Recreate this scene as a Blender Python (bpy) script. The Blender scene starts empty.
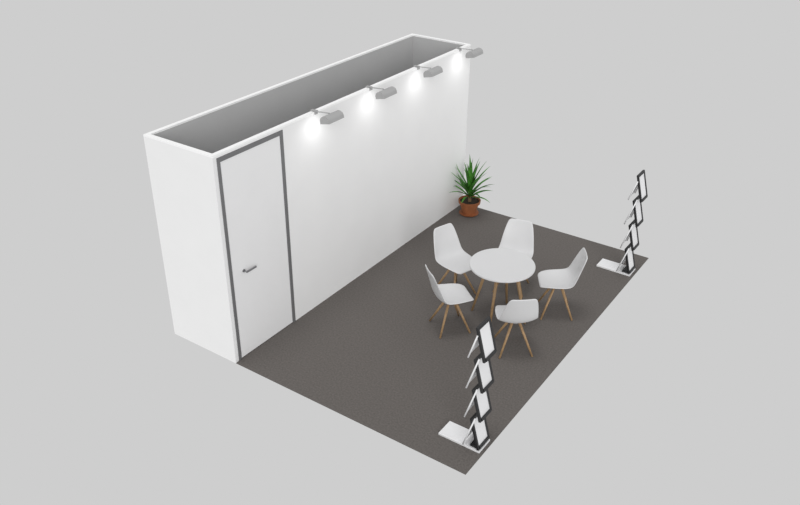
import bpy, bmesh, math, random
from mathutils import Matrix, Vector
random.seed(4)
S=bpy.context.scene
S.view_settings.view_transform='Standard'
W=2.99
# ---------- materials
def mat(name,col,rough=.5,metal=0,noise=None,emit=0):
    m=bpy.data.materials.new(name);m.use_nodes=True
    nt=m.node_tree;b=nt.nodes['Principled BSDF']
    b.inputs['Base Color'].default_value=(*col,1);b.inputs['Roughness'].default_value=rough;b.inputs['Metallic'].default_value=metal
    if emit: b.inputs['Emission Color'].default_value=(*col,1);b.inputs['Emission Strength'].default_value=emit
    if noise:
        sc,amt,stretch,bump=noise
        tc=nt.nodes.new('ShaderNodeTexCoord');mp=nt.nodes.new('ShaderNodeMapping');mp.inputs['Scale'].default_value=stretch
        n=nt.nodes.new('ShaderNodeTexNoise');n.inputs['Scale'].default_value=sc;n.inputs['Detail'].default_value=6
        r=nt.nodes.new('ShaderNodeValToRGB')
        r.color_ramp.elements[0].position=.3;r.color_ramp.elements[1].position=.7
        r.color_ramp.elements[0].color=(*[c*(1-amt) for c in col],1);r.color_ramp.elements[1].color=(*[min(1,c*(1+amt)) for c in col],1)
        l=nt.links.new
        l(tc.outputs['Object'],mp.inputs[0]);l(mp.outputs[0],n.inputs[0]);l(n.outputs[0],r.inputs[0]);l(r.outputs[0],b.inputs['Base Color'])
        if bump:
            bp=nt.nodes.new('ShaderNodeBump');bp.inputs['Strength'].default_value=bump;bp.inputs['Distance'].default_value=.004
            l(n.outputs[0],bp.inputs['Height']);l(bp.outputs[0],b.inputs['Normal'])
    return m
M_wall=mat('white_panel',(.86,.86,.86),.6,noise=(3,.01,(1,1,1),0))
M_cap=mat('white_cap',(.95,.95,.95),.5,noise=(3,.01,(1,1,1),0))
M_in=mat('inner_panel_shade',(.48,.48,.48),.8,noise=(3,.02,(1,1,1),0))  # inner wall faces: cabin's interior shade put into a darker base colour
M_carpet=mat('grey_brown_carpet',(.122,.110,.102),.95,noise=(48,.17,(1,1,1),.25))
M_frame=mat('anodised_frame',(.20,.20,.205),.45,.3,noise=(8,.03,(1,1,1),0))
M_door=mat('door_white',(.84,.84,.845),.5,noise=(3,.01,(1,1,1),0))
M_steel=mat('brushed_steel',(.26,.26,.27),.5,.5,noise=(40,.1,(1,8,1),0))
M_plastic=mat('white_plastic',(.65,.65,.655),.4,noise=(5,.01,(1,1,1),0))
M_wood=mat('oak',(.38,.24,.12),.5,noise=(14,.25,(6,6,.6),0))
M_black=mat('black_frame',(.012,.012,.013),.5,noise=(20,.1,(1,1,1),0))
M_paper=mat('white_insert',(.80,.80,.81),.6,noise=(3,.01,(1,1,1),0))
M_lamp=mat('lamp_grey',(.38,.38,.38),.45,.1,noise=(8,.03,(1,1,1),0))
M_diff=mat('lamp_diffuser',(1,1,.98),.4,emit=4)
M_pot=mat('terracotta',(.30,.10,.035),.7,noise=(12,.15,(1,1,1),.2))
M_soil=mat('soil',(.03,.02,.012),.95,noise=(60,.4,(1,1,1),.6))
M_leaf=mat('leaf_green',(.055,.20,.025),.4,noise=(9,.6,(1,1,1),0))
M_trunk=mat('plant_trunk',(.16,.10,.05),.9,noise=(20,.3,(1,1,5),.4))
# ---------- helpers
def obj(name,verts,faces,m,parent=None,smooth=False):
    me=bpy.data.meshes.new(name);me.from_pydata([tuple(v) for v in verts],[],faces);me.update()
    me.materials.append(m);o=bpy.data.objects.new(name,me);S.collection.objects.link(o)
    if smooth:
        for f in me.polygons:f.use_smooth=True
    if parent:o.parent=parent
    return o
BF=[(0,3,2,1),(4,5,6,7),(0,1,5,4),(1,2,6,5),(2,3,7,6),(3,0,4,7)]
def boxes(name,bl,m,parent=None,bevel=0):
    V=[];F=[]
    for (x0,y0,z0,x1,y1,z1) in bl:
        n=len(V);V+=[(x0,y0,z0),(x1,y0,z0),(x1,y1,z0),(x0,y1,z0),(x0,y0,z1),(x1,y0,z1),(x1,y1,z1),(x0,y1,z1)]
        F+=[tuple(n+i for i in f) for f in BF]
    o=obj(name,V,F,m,parent)
    if bevel:
        b=o.modifiers.new('bevel','BEVEL');b.width=bevel;b.segments=3
    return o
def empty(name,loc=(0,0,0),rz=0):
    e=bpy.data.objects.new(name,None);S.collection.objects.link(e);e.location=loc;e.rotation_euler=(0,0,rz);e.empty_display_size=.1
    return e
def tube(name,a,b,r0,r1,m,parent=None,n=16):
    a=Vector(a);b=Vector(b);d=(b-a).normalized();q=d.to_track_quat('Z','Y')
    V=[];
    for c,r in((a,r0),(b,r1)):
        for i in range(n):
            t=2*math.pi*i/n;V.append(c+q@Vector((r*math.cos(t),r*math.sin(t),0)))
    F=[(i,(i+1)%n,n+(i+1)%n,n+i) for i in range(n)]+[tuple(range(n-1,-1,-1)),tuple(range(n,2*n))]
    o=obj(name,V,F,m,parent)
    for f in o.data.polygons:
        if len(f.vertices)==4:f.use_smooth=True
    return o
def lathe(name,prof,m,parent=None,n=40):
    V=[];F=[]
    for r,z in prof:
        for i in range(n):
            t=2*math.pi*i/n;V.append((r*math.cos(t),r*math.sin(t),z))
    for k in range(len(prof)-1):
        for i in range(n):
            j=(i+1)%n;F.append((k*n+i,k*n+j,(k+1)*n+j,(k+1)*n+i))
    F.append(tuple(range(n-1,-1,-1)));F.append(tuple((len(prof)-1)*n+i for i in range(n)))
    o=obj(name,V,F,m,parent)
    for f in o.data.polygons:
        if len(f.vertices)==4:f.use_smooth=True
    o.modifiers.new('es','EDGE_SPLIT').split_angle=math.radians(40)
    return o
# ---------- room
H=2.5;T=.05;B=-.008
boxes('floor',[(0,0,B,W,5,0),(-1+T,T,B,0,5-T,0)],M_carpet)
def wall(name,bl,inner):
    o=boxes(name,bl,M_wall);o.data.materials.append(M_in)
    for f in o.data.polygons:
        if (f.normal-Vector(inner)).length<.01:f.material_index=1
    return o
Hw=H-.02
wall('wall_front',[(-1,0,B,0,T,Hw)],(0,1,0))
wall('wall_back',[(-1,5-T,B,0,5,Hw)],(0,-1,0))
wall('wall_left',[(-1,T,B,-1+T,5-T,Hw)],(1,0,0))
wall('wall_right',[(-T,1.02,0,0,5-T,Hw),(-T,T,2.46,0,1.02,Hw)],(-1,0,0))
boxes('trim_2',[(-1,0,Hw,0,T,H),(-1,5-T,Hw,0,5,H),(-1,T,Hw,-1+T,5-T,H),(-T,T,Hw,0,5-T,H)],M_cap)
# door
d=empty('door_1',(0,0,0))
y0,y1,zt=.051,1.015,2.458
boxes('frame',[(-T,y0,0,.006,y0+.042,zt),(-T,y1-.042,0,.006,y1,zt),(-T,y0+.042,zt-.05,.006,y1-.042,zt)],M_frame,d,.002)
boxes('leaf',[(-.034,y0+.046,.008,-.002,y1-.046,zt-.054)],M_door,d,.001)
tube('handle_rose',(-.002,.26,1.08),(.008,.26,1.08),.018,.018,M_steel,d,24)
tube('handle_neck',(.008,.26,1.08),(.05,.26,1.08),.009,.009,M_steel,d)
boxes('handle_lever',[(.042,.25,1.07,.056,.405,1.092)],M_steel,d,.003)
boxes('trim_1',[(0,0,0,.004,.035,Hw)],M_door)
# ---------- chairs
def chair(x,y,rz):
    e=empty('chair',(x,y,0),rz)
    prof=[(.230,.425,.130,.0),(.225,.442,.175,.008),(.14,.450,.212,.02),(.02,.437,.230,.035),(-.09,.434,.232,.045),(-.165,.450,.228,.055),(-.205,.51,.220,.05),(-.232,.61,.207,.04),(-.255,.70,.190,.03),(-.277,.78,.172,.02),(-.290,.832,.152,.012),(-.294,.848,.125,.008)]
    n=9;V=[];F=[]
    for k,(yy,zz,w,c) in enumerate(prof):
        a=prof[max(k-1,0)];b=prof[min(k+1,len(prof)-1)]
        tan=Vector((0,b[0]-a[0],b[1]-a[1])).normalized()
        nor=Vector((0,tan.z,-tan.y))
        for i in range(n):
            u=-1+2*i/(n-1)
            V.append(Vector((u*w,yy,zz))+nor*(c*(abs(u)**2.2)))
    for k in range(len(prof)-1):
        for i in range(n-1):
            F.append((k*n+i,k*n+i+1,(k+1)*n+i+1,(k+1)*n+i))
    o=obj('shell',V,F,M_plastic,e,True)
    s=o.modifiers.new('so','SOLIDIFY');s.thickness=.014;s.offset=0
    s=o.modifiers.new('ss','SUBSURF');s.levels=s.render_levels=2
    tube('hub',(0,0,.375),(0,0,.43),.06,.09,M_plastic,e,24)
    k=0
    for sx in(-1,1):
        for sy in(-1,1):
            k+=1;tube('leg_%d'%k,(sx*.19,sy*.19,0),(sx*.035,sy*.035,.40),.011,.017,M_wood,e,12)
    return e
tx,ty=1.975,2.51
def face(x,y,dx,dy): return chair(x,y,math.atan2(dy,dx)-math.pi/2)
face(1.25,2.685,1,-.32)
face(1.785,3.21,.25,-.97)
face(2.49,3.02,-.8,-.5)
face(1.60,1.985,.62,.78)
face(2.415,2.045,-.64,.77)
# ---------- table
t=empty('round_table',(tx,ty,0))
lathe('top',[(.375,.722),(.388,.728),(.39,.736),(.39,.744),(.387,.75)],M_plastic,t,64)
lathe('under_plate',[(.20,.700),(.20,.7225)],M_plastic,t,32)
for i in range(4):
    a=math.radians(10+90*i);c,s=math.cos(a),math.sin(a)
    tube('leg_%d'%(i+1),(c*.34,s*.34,0),(c*.17,s*.17,.705),.013,.021,M_wood,t,16)
# ---------- brochure stands
def stand(x,y):
    e=empty('brochure_stand',(x,y,0))
    boxes('base',[(-.44,-.11,0,.03,.11,.025)],M_paper,e,.004)
    boxes('foot_box',[(-.09,-.09,.025,-.02,.09,.045)],M_black,e,.003)
    z=.035;rise=.352;ph=.348;w=.114;ox=-.03
    for i in range(4):
        zb=z+i*rise;P0=Vector((.035+ox,0,zb+.0));P1=Vector((-.06+ox,0,zb+ph))
        d=(P1-P0);L=d.length;d.normalize();nrm=Vector((d.z,0,-d.x))
        def slab(nm,u0,u1,v0,v1,n0,n1,m):
            V=[]
            for nn in(n0,n1):
                for (uu,vv) in((u0,v0),(u1,v0),(u1,v1),(u0,v1)):
                    V.append(P0+Vector((0,uu,0))+d*vv+nrm*nn)
            return obj(nm,V,BF,m,e)
        k=i+1;q=.024
        slab('tray_back_%d'%k,-w,w,0,L,-.006,.004,M_black)
        slab('insert_%d'%k,-w+q,w-q,.03,L-.03,.0041,.009,M_paper)
        slab('rim_left_%d'%k,-w,-w+q,0,L,.004,.018,M_black)
        slab('rim_right_%d'%k,w-q,w,0,L,.004,.018,M_black)
        slab('rim_top_%d'%k,-w+q,w-q,L-.03,L,.004,.018,M_black)
        slab('pocket_lip_%d'%k,-w+q,w-q,0,.03,.004,.024,M_black)
        A=Vector((-.115+ox,0,zb+.02));Bp=Vector((-.02+ox,0,zb+rise-.02))
        dd=Bp-A;LL=dd.length;dd.normalize();nn2=Vector((dd.z,0,-dd.x))
        for s in(-1,1):
            qq=Vector((0,s*(w+.006),0))
            tube('arm_%d_%s'%(k,'a' if s<0 else 'b'),A+qq-dd*.02,Bp+qq+dd*(.05 if i<3 else -.06),.008,.008,M_paper,e,8)
        V=[]
        for q2 in(-.012,-.006):
            for(uu,vv)in((-.10,0),(.10,0),(.10,LL*.5),(-.10,LL*.5)):
                V.append(A+Vector((0,uu,0))+dd*vv+nn2*q2)
        obj('rear_panel_%d'%k,V,BF,M_paper,e)
stand(2.93,.42);stand(2.925,4.47)
# ---------- spots
def spot(y):
    e=empty('arm_spotlight',(0,y,0))
    boxes('clamp',[(-.06,-.025,H,.012,.025,H+.012),(.0,-.025,H-.03,.012,.025,H)],M_lamp,e,.002)
    tube('arm',(-.01,-.05,H+.02),(.20,0,H+.02),.006,.006,M_lamp,e)
    c=Vector((.23,0,H-.03));ang=math.radians(-12);hl=.13
    prof=[(-.065,-.03),(.065,-.03)]+[(.065*math.cos(math.pi*i/12),.055*math.sin(math.pi*i/12)+.0) for i in range(13)]
    ca,sa=math.cos(ang),math.sin(ang);V=[];F=[];n=len(prof)
    for s in(-hl,hl):
        for px,pz in prof:
            V.append(c+Vector((px*ca+pz*sa,s,-px*sa+pz*ca)))
    F=[(i,(i+1)%n,n+(i+1)%n,n+i) for i in range(n)]+[tuple(range(n-1,-1,-1)),tuple(range(n,2*n))]
    obj('housing',V,F,M_lamp,e)
    V=[c+Vector((px*ca+pz*sa,s,-px*sa+pz*ca)) for px,pz,s in((-.05,-.033,-.11),(.05,-.033,-.11),(.05,-.033,.11),(-.05,-.033,.11))]
    obj('diffuser',V,[(0,3,2,1)],M_diff,e)
    l=bpy.data.lights.new('lamp','SPOT');l.energy=1.5;l.spot_size=math.radians(168);l.spot_blend=1;l.shadow_soft_size=.06
    lo=bpy.data.objects.new('lamp',l);S.collection.objects.link(lo);lo.parent=e
    lo.location=(.21,-.06,H-.10);lo.rotation_euler=(Vector((-1,0,-.6))).to_track_quat('-Z','Y').to_euler()
for y in(1.57,2.60,3.64,4.70):spot(y)
# ---------- plant
px,py=.26,4.74
pl=empty('potted_yucca',(px,py,0))
lathe('saucer',[(.12,0),(.145,.012),(.15,.022),(.13,.022)],M_pot,pl)
lathe('pot',[(.105,.022),(.145,.18),(.145,.185),(.165,.185),(.170,.23),(.153,.23),(.148,.205)],M_pot,pl)
lathe('soil',[(.146,.19),(.146,.209)],M_soil,pl)
lathe('trunk',[(.03,.20),(.024,.30),(.022,.42)],M_trunk,pl,16)
V=[];F=[]
NL=38
for i in range(NL):
    az=i*2.39996+random.uniform(-.2,.2);f=i/(NL-1)
    el=math.radians(38+50*f+random.uniform(-6,6));L=(.42+.15*f)*random.uniform(.85,1.08);wd=.028*random.uniform(.85,1.15)
    p0=Vector((0,0,.25+.13*f));dirh=Vector((math.cos(az),math.sin(az),0));side=Vector((-math.sin(az),math.cos(az),0))
    n0=len(V);ns=9;pp=p0.copy();cur=el
    for k in range(ns+1):
        s=k/ns;w=wd*(.55+1.6*s if s<.28 else (1-((s-.28)/.72)**1.8))
        w=max(w,.0008);up=Vector((-math.sin(cur)*dirh.x,-math.sin(cur)*dirh.y,math.cos(cur)))
        for q in (pp-side*w+up*w*.35,pp-up*w*.1,pp+side*w+up*w*.35):
            lim=-(px-.035)
            if q.x<lim+.06: q.x=lim+.06*math.exp((q.x-lim-.06)/.06)
            V.append(q)
        cur-=math.radians(4.0*(1.25-f)*(.5+s)*1.3)
        pp=pp+(dirh*math.cos(cur)+Vector((0,0,math.sin(cur))))*L/ns
    for k in range(ns):
        b=n0+3*k;F+=[(b,b+1,b+4,b+3),(b+1,b+2,b+5,b+4)]
obj('leaves',V,F,M_leaf,pl,True)
# ---------- light
w=bpy.data.worlds.new('World');S.world=w;w.use_nodes=True
w.node_tree.nodes['Background'].inputs[0].default_value=(.617,.617,.617,1)
def sun(name,dirv,e,ang):
    l=bpy.data.lights.new(name,'SUN');l.energy=e;l.angle=math.radians(ang)
    o=bpy.data.objects.new(name,l);S.collection.objects.link(o);o.rotation_euler=Vector(dirv).to_track_quat('-Z','Y').to_euler();o.location=(3,-3,6)
sun('sun_soft',(-.72,.78,-.40),1.38,35)
sun('sun_overhead',(.08,.12,-1),.70,18)
# ---------- camera
a,b,c=-0.5979,-0.5164,0.0084
f=Vector((math.sin(a)*math.cos(b),math.cos(a)*math.cos(b),math.sin(b)))
r0=Vector((math.cos(a),-math.sin(a),0));u0=r0.cross(f)
r=r0*math.cos(c)+u0*math.sin(c);u=-r0*math.sin(c)+u0*math.cos(c)
cam=bpy.data.cameras.new('camera');co=bpy.data.objects.new('camera',cam);S.collection.objects.link(co)
cam.sensor_width=36;cam.lens=807.86*36/800
co.matrix_world=Matrix(((r[0],u[0],-f[0],5.6138),(r[1],u[1],-f[1],-4.9833),(r[2],u[2],-f[2],5.5763),(0,0,0,1)))
S.camera=co
